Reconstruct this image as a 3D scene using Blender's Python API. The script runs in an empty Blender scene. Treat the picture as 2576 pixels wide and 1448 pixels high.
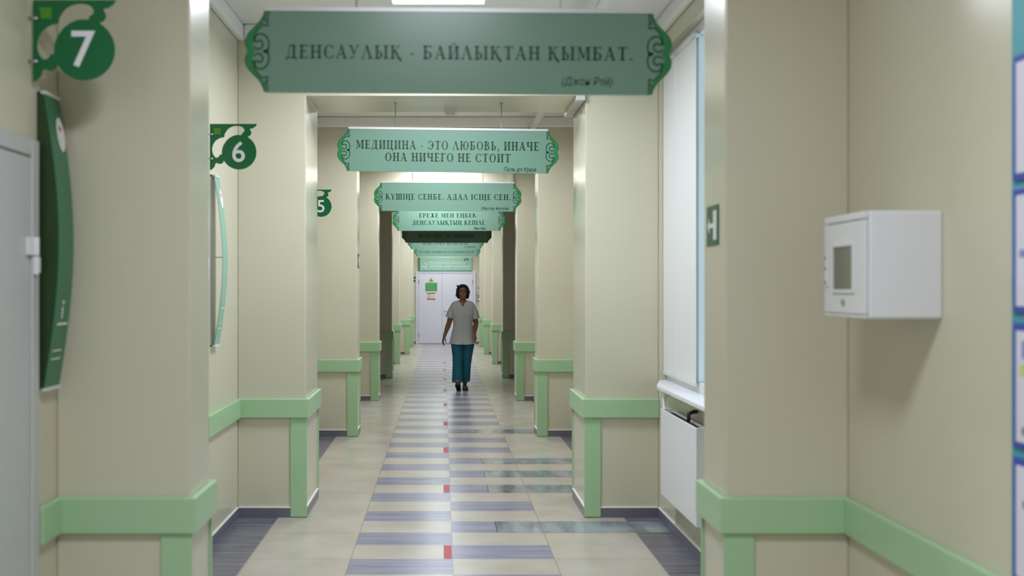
import bpy, bmesh, math, random
from mathutils import Vector, Matrix, Euler
from mathutils.bvhtree import BVHTree
random.seed(4)
PI = math.pi
scn = bpy.context.scene
COL = scn.collection

# ------------------------------------------------------------------ camera, world, exposure
F = 2400.0                       # focal length in pixels of the 2576 wide frame
VX, VY = 1115.0, 722.0           # where the corridor axis meets the frame
cam = bpy.data.cameras.new('camera')
cam.sensor_width = 36.0
cam.lens = 36.0 * F / 2576.0
cam.shift_x = (1288.0 - VX) / 2576.0
cam.shift_y = -(724.0 - VY) / 2576.0
cam.clip_start = 0.05
cam.dof.use_dof = True
cam.dof.focus_distance = 9.5
cam.dof.aperture_fstop = 1.9
camo = bpy.data.objects.new('camera', cam)
COL.objects.link(camo)
camo.location = (0, 0, 1.6)
camo.rotation_euler = (PI / 2, 0, 0)
scn.camera = camo

world = bpy.data.worlds.new('daylight')
scn.world = world
world.use_nodes = True
bgn = world.node_tree.nodes['Background']
bgn.inputs[0].default_value = (0.75, 0.9, 1.0, 1)
bgn.inputs[1].default_value = 1.6
LAMP_W = 50.0                    # watts of one ceiling panel
LAMP_SPREAD = math.radians(164)  # the prismatic panels throw their light downwards
LAMP_COLOR = (0.92, 0.98, 1.08, 1)
scn.view_settings.view_transform = 'Standard'
scn.view_settings.look = 'None'
scn.view_settings.gamma = 1.0
scn.view_settings.use_curve_mapping = False
scn.view_settings.exposure = 0.0

# ------------------------------------------------------------------ materials
def lin(c):
    c /= 255.0
    return c / 12.92 if c <= 0.04045 else ((c + 0.055) / 1.055) ** 2.4

def rgb(r, g, b):
    return (lin(r), lin(g), lin(b), 1.0)

def mat(name, col, rough=0.5, metal=0.0, spec=0.5, noise=0.0, nscale=(3, 3, 3), bump=0.0, emit=None, trans=0.0):
    m = bpy.data.materials.new(name)
    m.use_nodes = True
    nt = m.node_tree
    b = nt.nodes['Principled BSDF']
    b.inputs['Base Color'].default_value = col
    b.inputs['Roughness'].default_value = rough
    b.inputs['Metallic'].default_value = metal
    b.inputs['Specular IOR Level'].default_value = spec
    if trans:
        b.inputs['Transmission Weight'].default_value = trans
    if emit:
        b.inputs['Emission Color'].default_value = emit[0]
        b.inputs['Emission Strength'].default_value = emit[1]
    if noise or bump:
        tc = nt.nodes.new('ShaderNodeNewGeometry')
        mp = nt.nodes.new('ShaderNodeMapping')
        mp.inputs['Scale'].default_value = nscale
        nz = nt.nodes.new('ShaderNodeTexNoise')
        nz.inputs['Scale'].default_value = 1.0
        nz.inputs['Detail'].default_value = 3
        nt.links.new(tc.outputs['Position'], mp.inputs[0])
        nt.links.new(mp.outputs[0], nz.inputs['Vector'])
        if noise:
            mx = nt.nodes.new('ShaderNodeMix')
            mx.data_type = 'RGBA'
            mx.inputs[6].default_value = tuple(c * (1 - noise) for c in col[:3]) + (1,)
            mx.inputs[7].default_value = tuple(min(1, c * (1 + noise)) for c in col[:3]) + (1,)
            nt.links.new(nz.outputs[0], mx.inputs[0])
            nt.links.new(mx.outputs[2], b.inputs['Base Color'])
        if bump:
            bp = nt.nodes.new('ShaderNodeBump')
            bp.inputs['Strength'].default_value = bump
            bp.inputs['Distance'].default_value = 0.01
            nt.links.new(nz.outputs[0], bp.inputs['Height'])
            nt.links.new(bp.outputs[0], b.inputs['Normal'])
    return m

M = {}
M['wall'] = mat('cream_gloss_paint', rgb(211, 206, 184), 0.24, noise=0.02, nscale=(1.5, 1.5, 1.5), bump=0.04)
M['ceiling'] = mat('white_satin_ceiling', rgb(236, 234, 230), 0.35)
M['cornice'] = mat('white_cornice_plastic', rgb(238, 237, 234), 0.45)
M['rail'] = mat('mint_green_guard', rgb(170, 206, 162), 0.32, noise=0.03, nscale=(4, 4, 4))
M['base'] = mat('slate_tile_skirting', rgb(112, 110, 126), 0.3, noise=0.15, nscale=(5, 5, 14))
M['basecap'] = mat('white_skirting_cap', rgb(238, 236, 230), 0.4)
M['door'] = mat('white_door_enamel', rgb(226, 226, 238), 0.32)
M['side_door'] = mat('grey_white_door_enamel', rgb(196, 196, 196), 0.35)
M['white'] = mat('white_enamel', rgb(232, 232, 236), 0.35)
M['offwhite'] = mat('white_plastic', rgb(222, 222, 222), 0.45)
M['sign'] = mat('mint_sign_film', rgb(111, 143, 126), 0.28)
M['sign_edge'] = mat('aluminium_edge', rgb(208, 208, 212), 0.4, metal=0.3)
M['ornament'] = mat('leaf_green_print', rgb(34, 122, 66), 0.35)
M['ornament_line'] = mat('dark_green_print', rgb(24, 84, 48), 0.35)
M['letter'] = mat('dark_green_letters', rgb(13, 56, 33), 0.45)
M['flag'] = mat('emerald_acrylic', rgb(0, 104, 58), 0.22)
M['flag_lime'] = mat('lime_acrylic', rgb(74, 150, 34), 0.3)
M['flag_number'] = mat('white_number_film', rgb(236, 238, 244), 0.4)
M['plaque'] = mat('green_plaque_film', rgb(52, 122, 84), 0.25)
M['gap_shade'] = mat('plaque_gap_shade', rgb(40, 66, 34), 0.35)  # shade and reflection in the gap behind the plaque, put into a colour
M['door_film'] = mat('lit_mint_sign_film', rgb(158, 208, 188), 0.3)  # mint sign film, lightened to carry the light falling on the door sign
M['plaque_light'] = mat('teal_plaque_film', rgb(140, 190, 168), 0.25)
M['print_white'] = mat('white_print', rgb(235, 238, 235), 0.4)
M['print_red'] = mat('red_print', rgb(196, 40, 52), 0.4)
M['steel'] = mat('brushed_steel', rgb(176, 178, 180), 0.35, metal=0.8)
M['rod'] = mat('grey_rod', rgb(150, 150, 140), 0.4, metal=0.5)
M['dark'] = mat('dark_recess', rgb(38, 36, 34), 0.6)
M['black'] = mat('black_print', rgb(22, 24, 24), 0.45)
M['exit_green'] = mat('exit_sign_green', rgb(30, 92, 66), 0.35)
M['yellow'] = mat('warning_yellow', rgb(236, 204, 40), 0.4)
M['notice_green'] = mat('notice_green', rgb(70, 168, 84), 0.4)
M['duct'] = mat('cable_duct_plastic', rgb(214, 213, 205), 0.45)
M['board'] = mat('turquoise_board', rgb(74, 164, 178), 0.4)
M['blue'] = mat('royal_blue_frame', rgb(56, 80, 172), 0.35)
M['paper'] = mat('poster_paper', rgb(226, 224, 236), 0.5)
M['orange'] = mat('orange_print', rgb(226, 150, 96), 0.5)
M['lime_print'] = mat('yellow_green_print', rgb(206, 216, 130), 0.5)
M['violet'] = mat('violet_print', rgb(140, 144, 205), 0.5)
M['glass_dark'] = mat('smoked_glass', rgb(112, 114, 102), 0.12)
M['blind'] = mat('white_blind_fabric', rgb(232, 232, 232), 0.6)
M['tape'] = mat('red_floor_film', rgb(182, 80, 86), 0.5, spec=0.25)
M['skin'] = mat('skin', rgb(140, 98, 78), 0.55)
M['hair'] = mat('black_hair', rgb(17, 14, 14), 0.6, bump=0.5, nscale=(60, 60, 20))
M['tunic'] = mat('white_tunic_cotton', rgb(198, 198, 202), 0.8, bump=0.25, nscale=(18, 18, 7))
M['trousers'] = mat('teal_trouser_cotton', rgb(17, 96, 114), 0.8, bump=0.25, nscale=(16, 16, 6))
M['shoe'] = mat('shoe_leather', rgb(78, 70, 60), 0.5)
M['sole'] = mat('shoe_sole_rubber', rgb(28, 27, 27), 0.6)
M['lip'] = mat('lip', rgb(140, 74, 66), 0.5)
M['eye'] = mat('eye', rgb(40, 32, 28), 0.2)
M['lamp_on'] = mat('lit_lamp_diffuser', rgb(240, 240, 240), 0.5, emit=(LAMP_COLOR, 1.5))
M['lamp_off'] = mat('unlit_lamp_diffuser', rgb(225, 225, 222), 0.4)

def glass_mat():
    m = bpy.data.materials.new('window_glass')
    m.use_nodes = True
    nt = m.node_tree
    for n in list(nt.nodes):
        nt.nodes.remove(n)
    o = nt.nodes.new('ShaderNodeOutputMaterial')
    mx = nt.nodes.new('ShaderNodeMixShader')
    t = nt.nodes.new('ShaderNodeBsdfTransparent')
    g = nt.nodes.new('ShaderNodeBsdfGlossy')
    g.inputs['Roughness'].default_value = 0.02
    t.inputs[0].default_value = (0.9, 0.97, 0.98, 1)
    mx.inputs[0].default_value = 0.1
    nt.links.new(t.outputs[0], mx.inputs[1])
    nt.links.new(g.outputs[0], mx.inputs[2])
    nt.links.new(mx.outputs[0], o.inputs[0])
    return m
M['glass'] = glass_mat()

class Ex:
    """tiny node expressions"""
    nt = None
    def __init__(s, sock): s.s = sock
    @staticmethod
    def op(o, *a):
        n = Ex.nt.nodes.new('ShaderNodeMath'); n.operation = o
        for i, v in enumerate(a):
            if isinstance(v, Ex): Ex.nt.links.new(v.s, n.inputs[i])
            else: n.inputs[i].default_value = v
        return Ex(n.outputs[0])
    def __add__(s, b): return Ex.op('ADD', s, b)
    def __sub__(s, b): return Ex.op('SUBTRACT', s, b)
    def __mul__(s, b): return Ex.op('MULTIPLY', s, b)
    def __truediv__(s, b): return Ex.op('DIVIDE', s, b)
    def gt(s, b): return Ex.op('GREATER_THAN', s, b)
    def lt(s, b): return Ex.op('LESS_THAN', s, b)
    def eq(s, b): return Ex.op('COMPARE', s, b, 0.1)
    def mod(s, b): return Ex.op('FLOORED_MODULO', s, b)
    def floor(s): return Ex.op('FLOOR', s)
    def mx(s, b): return Ex.op('MAXIMUM', s, b)
    def mn(s, b): return Ex.op('MINIMUM', s, b)
    def inv(s): return Ex.op('SUBTRACT', 1.0, s)

ROW0, ROWH = 5.62, 0.3015        # tile rows across the corridor
def floor_mat():
    m = bpy.data.materials.new('tiled_floor')
    m.use_nodes = True
    nt = m.node_tree
    Ex.nt = nt
    b = nt.nodes['Principled BSDF']
    g = nt.nodes.new('ShaderNodeNewGeometry')
    sp = nt.nodes.new('ShaderNodeSeparateXYZ')
    nt.links.new(g.outputs['Position'], sp.inputs[0])
    x, y = Ex(sp.outputs[0]), Ex(sp.outputs[1])
    row = ((y - ROW0) / ROWH).floor()
    par = row.mod(2.0)
    left = x.gt(-0.545) * x.lt(0.055)
    right = x.gt(0.055) * x.lt(0.655)
    grey = (left * par.eq(1.0)).mx(right * par.eq(0.0))
    slate = x.lt(-1.15).mx(x.gt(1.258))
    rep = None
    for k in (2, 6, 8, 10, 16):
        e = row.eq(float(k))
        rep = e if rep is None else rep.mx(e)
    patch = rep * x.gt(0.35) * x.lt(1.9)
    # joints
    fx = (x + 0.545).mod(0.6)
    jx = fx.lt(0.0035).mx(fx.gt(0.5965))
    fy = (y - ROW0).mod(ROWH)
    jy = fy.lt(0.0025).mx(fy.gt(ROWH - 0.0025))
    fy2 = (y - ROW0 + 0.0).mod(ROWH * 2)
    jy2 = fy2.lt(0.003).mx(fy2.gt(ROWH * 2 - 0.003))
    centre = left.mx(right)
    joint = jx.mx(jy2 * centre.inv()).mx(jy * centre * 0.35)
    pj = patch * (fy.lt(0.007).mx((x - 0.35).lt(0.006)))
    # streaks
    def noise(scale, detail=4):
        mp = nt.nodes.new('ShaderNodeMapping'); mp.inputs['Scale'].default_value = scale
        nz = nt.nodes.new('ShaderNodeTexNoise'); nz.inputs['Scale'].default_value = 1.0; nz.inputs['Detail'].default_value = detail
        nt.links.new(g.outputs['Position'], mp.inputs[0]); nt.links.new(mp.outputs[0], nz.inputs['Vector'])
        return nz.outputs[0]
    def ramp(fac, c0, c1, a=0.3, d=0.7):
        r = nt.nodes.new('ShaderNodeValToRGB')
        r.color_ramp.elements[0].position = a; r.color_ramp.elements[0].color = c0
        r.color_ramp.elements[1].position = d; r.color_ramp.elements[1].color = c1
        nt.links.new(fac, r.inputs[0]); return r.outputs[0]
    def mix(fac, a, c):
        n = nt.nodes.new('ShaderNodeMix'); n.data_type = 'RGBA'
        nt.links.new(fac.s if isinstance(fac, Ex) else fac, n.inputs[0])
        for i, v in ((6, a), (7, c)):
            if isinstance(v, tuple): n.inputs[i].default_value = v
            else: nt.links.new(v, n.inputs[i])
        return n.outputs[2]
    streak = noise((1.6, 22, 1))
    soft = noise((3, 3, 1))
    cream = ramp(soft, rgb(176, 166, 153), rgb(189, 181, 170))
    greyc = ramp(streak, rgb(118, 118, 137), rgb(150, 150, 170))
    slatec = ramp(streak, rgb(88, 86, 98), rgb(124, 122, 134))
    patchc = ramp(noise((7, 2, 1)), rgb(104, 113, 121), rgb(148, 156, 162), 0.35, 0.6)
    c = mix(grey, cream, greyc)
    c = mix(slate, c, slatec)
    c = mix(patch, c, patchc)
    c = mix(joint * 0.55, c, rgb(120, 116, 108))
    c = mix(pj, c, rgb(62, 62, 64))
    nt.links.new(c, b.inputs['Base Color'])
    rr = Ex(soft) * 0.08 + 0.19
    rr = rr * (patch * 0.5).inv()
    nt.links.new(rr.s, b.inputs['Roughness'])
    bp = nt.nodes.new('ShaderNodeBump'); bp.inputs['Strength'].default_value = 0.06; bp.inputs['Distance'].default_value = 0.01
    nt.links.new(noise((14, 14, 1), 2), bp.inputs['Height'])
    nt.links.new(bp.outputs[0], b.inputs['Normal'])
    return m
M['floor'] = floor_mat()

# ------------------------------------------------------------------ mesh helpers
class MB:
    def __init__(s):
        s.v, s.f, s.mi = [], [], []
    def add(s, vs, fs, mi=0):
        o = len(s.v)
        s.v += [tuple(p) for p in vs]
        s.f += [tuple(i + o for i in f) for f in fs]
        s.mi += [mi] * len(fs)
        return s
    def box(s, x0, x1, y0, y1, z0, z1, mi=0):
        vs = [(x, y, z) for z in (z0, z1) for y in (y0, y1) for x in (x0, x1)]
        return s.add(vs, [(0, 2, 3, 1), (4, 5, 7, 6), (0, 1, 5, 4), (2, 6, 7, 3), (0, 4, 6, 2), (1, 3, 7, 5)], mi)
    def poly(s, pts, y, mi=0):
        """flat convex-or-not polygon in the XZ plane facing -Y"""
        return s.add([(p[0], y, p[1]) for p in pts], [tuple(range(len(pts)))], mi)
    def prism(s, pts, y0, y1, mi=0):
        n = len(pts)
        vs = [(p[0], y0, p[1]) for p in pts] + [(p[0], y1, p[1]) for p in pts]
        fs = [tuple(range(n)), tuple(range(2 * n - 1, n - 1, -1))]
        fs += [(i, i + n, (i + 1) % n + n, (i + 1) % n) for i in range(n)]
        return s.add(vs, fs, mi)
    def strip(s, pts, w, y, mi=0, taper=None):
        """ribbon along a polyline in XZ at depth y"""
        n = len(pts); L, R = [], []
        for i, p in enumerate(pts):
            a = pts[max(0, i - 1)]; b = pts[min(n - 1, i + 1)]
            dx, dz = b[0] - a[0], b[1] - a[1]
            l = math.hypot(dx, dz) or 1
            ww = (w if taper is None else w * taper(i / (n - 1))) / 2
            nx, nz = -dz / l * ww, dx / l * ww
            L.append((p[0] + nx, y, p[1] + nz)); R.append((p[0] - nx, y, p[1] - nz))
        return s.add(L + R, [(i, i + n, i + 1 + n, i + 1) for i in range(n - 1)], mi)
    def tube(s, pts, radii, n=12, ref=(0, 1, 0), mi=0, flat=1.0, round_ends=True):
        """swept round or oval limb along points; radii may be numbers or (a, b)"""
        P = [Vector(p) for p in pts]
        Rr = [(r, r * flat) if not isinstance(r, tuple) else r for r in radii]
        if round_ends:
            t0 = (P[0] - P[1]).normalized(); t1 = (P[-1] - P[-2]).normalized()
            a, b = Rr[0], Rr[-1]
            ra, rb = min(a), min(b)
            P = [P[0] + t0 * ra * .95, P[0] + t0 * ra * .65] + P + [P[-1] + t1 * rb * .65, P[-1] + t1 * rb * .95]
            Rr = [(a[0] * .3, a[1] * .3), (a[0] * .76, a[1] * .76)] + Rr + [(b[0] * .76, b[1] * .76), (b[0] * .3, b[1] * .3)]
        vs = []; m = len(P)
        ref = Vector(ref)
        for i in range(m):
            t = (P[min(m - 1, i + 1)] - P[max(0, i - 1)]).normalized()
            u = ref.cross(t)
            if u.length < 1e-4: u = Vector((1, 0, 0)).cross(t)
            u.normalize(); w = t.cross(u)
            for k in range(n):
                a = 2 * PI * k / n
                vs.append(P[i] + u * math.cos(a) * Rr[i][0] + w * math.sin(a) * Rr[i][1])
        fs = [(i * n + k, i * n + (k + 1) % n, (i + 1) * n + (k + 1) % n, (i + 1) * n + k) for i in range(m - 1) for k in range(n)]
        fs += [tuple(range(n - 1, -1, -1)), tuple((m - 1) * n + k for k in range(n))]
        return s.add(vs, fs, mi)
    def cyl(s, p0, p1, r, n=16, mi=0):
        return s.tube([p0, p1], [r, r], n, ref=(0.3, 0.5, 0.81), mi=mi, round_ends=False)
    def ell(s, c, r, n=20, mi=0, rot=None):
        c = Vector(c); vs = []; h = n // 2
        for i in range(1, h):
            t = PI * i / h
            for k in range(n):
                a = 2 * PI * k / n
                p = Vector((r[0] * math.sin(t) * math.cos(a), r[1] * math.sin(t) * math.sin(a), r[2] * math.cos(t)))
                vs.append(c + (rot @ p if rot else p))
        top = Vector((0, 0, r[2])); bot = Vector((0, 0, -r[2]))
        vs += [c + (rot @ top if rot else top), c + (rot @ bot if rot else bot)]
        T, B = len(vs) - 2, len(vs) - 1
        fs = [(i * n + k, (i + 1) * n + k, (i + 1) * n + (k + 1) % n, i * n + (k + 1) % n) for i in range(h - 2) for k in range(n)]
        fs += [(T, k, (k + 1) % n) for k in range(n)] + [(B, (h - 2) * n + (k + 1) % n, (h - 2) * n + k) for k in range(n)]
        return s.add(vs, fs, mi)
    def build(s, name, mats, parent=None, smooth=False, bevel=0.0, loc=None, fix=True):
        me = bpy.data.meshes.new(name)
        me.from_pydata(s.v, [], s.f)
        for m_ in (mats if isinstance(mats, (list, tuple)) else [mats]):
            me.materials.append(M[m_] if isinstance(m_, str) else m_)
        for p, i in zip(me.polygons, s.mi):
            p.material_index = i
            p.use_smooth = smooth
        if fix:
            bm = bmesh.new(); bm.from_mesh(me)
            bmesh.ops.recalc_face_normals(bm, faces=bm.faces)
            bm.to_mesh(me); bm.free()
        o = bpy.data.objects.new(name, me)
        COL.objects.link(o)
        if parent: o.parent = parent
        if loc: o.location = loc
        if bevel:
            b = o.modifiers.new('bevel', 'BEVEL'); b.width = bevel; b.segments = 2; b.limit_method = 'ANGLE'
        return o

def thing(name, label, cat, loc=(0, 0, 0), group=None, ry=0.0, rz=0.0):
    o = bpy.data.objects.new(name, None)
    o.empty_display_size = 0.1
    COL.objects.link(o)
    o.location = loc; o.rotation_euler = (0, ry, rz)
    o['label'] = label; o['category'] = cat
    if group: o['group'] = group
    return o

def tag(o, label, cat, group=None):
    o['label'] = label; o['category'] = cat
    if group: o['group'] = group
    return o

def struct(o):
    o['kind'] = 'structure'
    return o

def eval_mesh(o):
    dg = bpy.context.evaluated_depsgraph_get()
    return bpy.data.meshes.new_from_object(o.evaluated_get(dg))

def bake(o):
    """apply the modifiers of o"""
    me = eval_mesh(o)
    old = o.data
    o.modifiers.clear()
    o.data = me
    return o

def remesh(o, vox, smooth=6, fac=0.5):
    r = o.modifiers.new('r', 'REMESH'); r.mode = 'VOXEL'; r.voxel_size = vox; r.use_smooth_shade = True
    if smooth:
        sm = o.modifiers.new('s', 'SMOOTH'); sm.iterations = smooth; sm.factor = fac
    return bake(o)

def catmull(pts, k=6):
    out = []
    n = len(pts)
    for i in range(n - 1):
        p0, p1, p2, p3 = pts[max(0, i - 1)], pts[i], pts[i + 1], pts[min(n - 1, i + 2)]
        for j in range(k):
            t = j / k
            out.append(tuple(0.5 * (2 * b + (c - a) * t + (2 * a - 5 * b + 4 * c - d) * t * t + (3 * b - a - 3 * c + d) * t ** 3)
                             for a, b, c, d in zip(p0, p1, p2, p3)))
    out.append(tuple(pts[-1]))
    return out

def filled(loops, y0, y1):
    """plate with holes: loops of (x, z); returns verts, faces between y0 and y1"""
    cu = bpy.data.curves.new('plate', 'CURVE')
    cu.dimensions = '2D'; cu.fill_mode = 'BOTH'; cu.extrude = abs(y1 - y0) / 2
    for lp in loops:
        sp = cu.splines.new('POLY'); sp.points.add(len(lp) - 1); sp.use_cyclic_u = True
        for p, q in zip(sp.points, lp): p.co = (q[0], q[1], 0, 1)
    return _curve_to_xz(cu, (y0 + y1) / 2)

def _curve_to_xz(cu, yc):
    o = bpy.data.objects.new('tmp', cu)
    COL.objects.link(o)
    bpy.context.view_layer.update()
    me = eval_mesh(o)
    vs = [(v.co.x, yc - v.co.z, v.co.y) for v in me.vertices]
    fs = [tuple(p.vertices) for p in me.polygons]
    bpy.data.objects.remove(o); bpy.data.meshes.remove(me); bpy.data.curves.remove(cu)
    return vs, fs

def sans(body, size, y, x=0.0, z=0.0, shear=0.0, bold=0.0, align='CENTER', width=None, thick=0.0006):
    """plain lettering with its baseline at z; returns verts, faces"""
    cu = bpy.data.curves.new('lettering', 'FONT')
    cu.body = body; cu.size = size; cu.shear = shear; cu.offset = bold * size; cu.align_x = 'LEFT'; cu.extrude = thick
    vs, fs = _curve_to_xz(cu, y)
    if not vs: return [], []
    x0, x1 = min(v[0] for v in vs), max(v[0] for v in vs)
    k = (width / (x1 - x0)) if width else 1.0
    off = {'LEFT': x0, 'CENTER': (x0 + x1) / 2, 'RIGHT': x1}[align]
    return [(x + (v[0] - off) * k, v[1], z + v[2]) for v in vs], fs

# ------------------------------------------------------------------ serif capitals for the hanging signs
def glyphs():
    T, t, sv = 0.20, 0.068, 0.085
    G = {}
    class P:
        def __init__(s): s.q = []
        def quad(s, *p): s.q.append([tuple(a) for a in p]); return s
        def bar(s, x0, x1, z0, z1): return s.quad((x0, z0), (x1, z0), (x1, z1), (x0, z1))
        def stem(s, x, z0=0.0, z1=1.0, w=T, bot=True, top=True):
            s.bar(x - w / 2, x + w / 2, z0, z1)
            if bot: s.bar(x - w / 2 - sv, x + w / 2 + sv, z0, z0 + t)
            if top: s.bar(x - w / 2 - sv, x + w / 2 + sv, z1 - t, z1)
            return s
        def h(s, x0, x1, z, w=t): return s.bar(x0, x1, z - w / 2, z + w / 2)
        def diag(s, x0, z0, x1, z1, w):
            return s.quad((x0 - w / 2, z0), (x0 + w / 2, z0), (x1 + w / 2, z1), (x1 - w / 2, z1))
        def arc(s, cx, cz, rx, rz, a0, a1, thick=T, thin=t, n=18):
            pr = None
            for i in range(n + 1):
                a = math.radians(a0 + (a1 - a0) * i / n)
                c, z = math.cos(a), math.sin(a)
                w = thin + (thick - thin) * abs(c) ** 1.3
                o = (cx + rx * c, cz + rz * z); q = (cx + (rx - w) * c, cz + (rz - (thin + (w - thin) * .3)) * z)
                if pr: s.quad(pr[1], pr[0], o, q)
                pr = (o, q)
            return s
        def tick(s, x, z, d=1):   # small vertical serif on arms
            return s.quad((x - t * .6, z), (x + t * .6, z), (x + t * .9, z + .13 * d), (x - t * .2, z + .13 * d))
        def tail(s, x, z=0.0):    # curled descender
            return s.quad((x - .06, z + .06), (x + .10, z + .06), (x + .02, z - .10), (x - .07, z - .10)).quad((x - .10, z - .10), (x + .06, z - .06), (x + .16, z - .16), (x + .0, z - .19))
    def A(crossbar=True):
        p = P().diag(.10, 0, .42, 1, .06).diag(.70, 0, .40, 1, .19)
        p.bar(0, .22, 0, t).bar(.54, .86, 0, t)
        if crossbar: p.h(.2, .62, .32)
        return p
    G['А'] = (A(), .86); G['Л'] = (A(False), .86)
    def E():
        p = P().stem(.19).h(.19, .60, .97, t).h(.19, .62, .03, t).h(.19, .52, .52)
        return p.tick(.60, .84).tick(.62, .03).bar(.50, .54, .44, .60)
    G['Е'] = (E(), .70)
    G['Б'] = (P().stem(.19).h(.19, .62, .97).tick(.61, .84).arc(.36, .29, .33, .29, -90, 90).h(.19, .37, .555).h(.19, .37, .03), .76)
    G['В'] = (P().stem(.19).arc(.36, .29, .35, .29, -90, 90).arc(.34, .775, .30, .225, -90, 90).h(.19, .36, .56).h(.19, .36, .03).h(.19, .36, .97), .78)
    G['Г'] = (P().stem(.19).h(.19, .58, .97).tick(.57, .84), .64)
    G['Ғ'] = (P().stem(.19).h(.19, .58, .97).tick(.57, .84).h(.02, .45, .5), .64)
    G['Д'] = (P().diag(.20, .06, .34, .97, .07).stem(.64, top=False, bot=False).h(.28, .76, .97).bar(.04, .84, .0, .07).quad((.0, -.17), (.10, -.15), (.10, .05), (.03, .05)).quad((.78, -.15), (.88, -.17), (.85, .05), (.78, .05)), .90)
    def Hh(): return P().stem(.19).stem(.69).h(.19, .69, .52)
    G['Н'] = (Hh(), .88); G['Ң'] = (Hh().tail(.74), .90)
    G['П'] = (P().stem(.19).stem(.66).h(.1, .75, .97), .85)
    G['И'] = (P().stem(.19).stem(.69).diag(.24, .06, .64, .94, .06), .88)
    G['Й'] = (P().stem(.19).stem(.69).diag(.24, .06, .64, .94, .06).arc(.44, 1.22, .17, .14, 180, 360, .1, .05), .88)
    G['І'] = (P().stem(.19), .38)
    G['Т'] = (P().stem(.38, top=False).h(.03, .73, .97).tick(.05, .84).tick(.71, .84), .76)
    def K(): return P().stem(.19).diag(.28, .5, .62, .96, .08).diag(.68, 0, .38, .60, .20).bar(.52, .74, 1 - t, 1).bar(.56, .84, 0, t)
    G['К'] = (K(), .84); G['Қ'] = (K().tail(.76), .88)
    G['М'] = (P().stem(.14, w=.06).stem(.86).diag(.50, .12, .20, 1, .17).diag(.50, .12, .80, 1, .06), 1.05)
    G['О'] = (P().arc(.44, .5, .42, .52, 0, 360, n=36), .88)
    G['Ө'] = (P().arc(.44, .5, .42, .52, 0, 360, n=36).h(.1, .78, .5), .88)
    G['С'] = (P().arc(.44, .5, .42, .52, 42, 318, n=30).tick(.74, .72).tick(.75, .14), .80)
    G['Э'] = (P().arc(.34, .5, .42, .52, -138, 138, n=30).h(.3, .7, .5).tick(.05, .72).tick(.05, .14), .80)
    G['Р'] = (P().stem(.19).arc(.36, .73, .33, .27, -90, 90).h(.19, .37, .47).h(.19, .37, .97), .74)
    def U(): return P().diag(.40, .34, .12, 1, .17).diag(.30, .1, .66, 1, .06).arc(.22, .11, .13, .12, 150, 350, .12, .07).bar(.0, .28, 1 - t, 1).bar(.54, .80, 1 - t, 1)
    G['У'] = (U(), .80)
    G['Ү'] = (P().stem(.40, 0, .5, top=False).diag(.40, .42, .12, 1, .17).diag(.42, .42, .68, 1, .06).bar(.0, .28, 1 - t, 1).bar(.56, .80, 1 - t, 1), .80)
    G['Ұ'] = (P().stem(.40, 0, .5, top=False).diag(.40, .42, .12, 1, .17).diag(.42, .42, .68, 1, .06).bar(.0, .28, 1 - t, 1).bar(.56, .80, 1 - t, 1).h(.2, .6, .3), .80)
    G['Х'] = (P().diag(.68, 0, .16, 1, .17).diag(.12, 0, .68, 1, .06).bar(.02, .30, 1 - t, 1).bar(.54, .82, 0, t).bar(.02, .24, 0, t).bar(.56, .80, 1 - t, 1), .84)
    G['Ц'] = (P().stem(.19, bot=False).stem(.66, bot=False).h(.1, .78, .03).tail(.80), .90)
    G['Ч'] = (P().stem(.66).stem(.19, .5, 1, bot=False).arc(.42, .58, .31, .16, 180, 300, .17, .06).h(.4, .6, .44), .85)
    G['Ш'] = (P().stem(.19).stem(.58).stem(.97).h(.1, 1.06, .03), 1.16)
    G['Ь'] = (P().stem(.19).arc(.36, .28, .32, .28, -90, 90).h(.19, .37, .53).h(.19, .37, .03), .74)
    G['Ы'] = (P().stem(.19).arc(.33, .28, .28, .28, -90, 90).h(.19, .34, .53).h(.19, .34, .03).stem(.86), 1.05)
    G['Ю'] = (P().stem(.19).h(.19, .5, .52).arc(.78, .5, .36, .52, 0, 360, n=36), 1.18)
    G['Ж'] = (P().stem(.50).diag(.16, 0, .46, .58, .12).diag(.20, 1, .44, .5, .06).diag(.84, 0, .54, .58, .12).diag(.80, 1, .56, .5, .06).bar(.06, .30, 0, t).bar(.70, .94, 0, t).bar(.1, .28, 1 - t, 1).bar(.72, .9, 1 - t, 1), 1.0)
    G['З'] = (P().arc(.30, .27, .34, .29, -140, 90, .16).arc(.28, .77, .30, .25, -90, 140, .16).h(.2, .32, .54), .68)
    G['-'] = (P().h(.08, .34, .36, .09), .42)
    G[','] = (P().bar(.06, .2, 0, .14).quad((.10, 0), (.2, 0), (.12, -.16), (.05, -.16)), .26)
    G['.'] = (P().bar(.06, .21, 0, .15), .26)
    return G
GL = glyphs()

def serif(mb, text, x0, x1, z, cap, y):
    """write text between x0 and x1 with its baseline at z"""
    gap = 0.13
    tot = sum((GL[c][1] + gap) if c != ' ' else 0.45 for c in text) - gap
    k = (x1 - x0) / tot
    x = 0.0
    for c in text:
        if c == ' ':
            x += 0.45; continue
        p, w = GL[c]
        for q in p.q:
            mb.poly([(x0 + (x + a) * k, z + b * cap) for a, b in q], y)
        x += w + gap

# ------------------------------------------------------------------ the corridor
LX, RX = -1.43, 1.50             # side walls
HC = 3.42                        # ceiling
HL = 2.93                        # underside of the portals
YE, YB = 27.0, -4.2              # end walls
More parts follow.
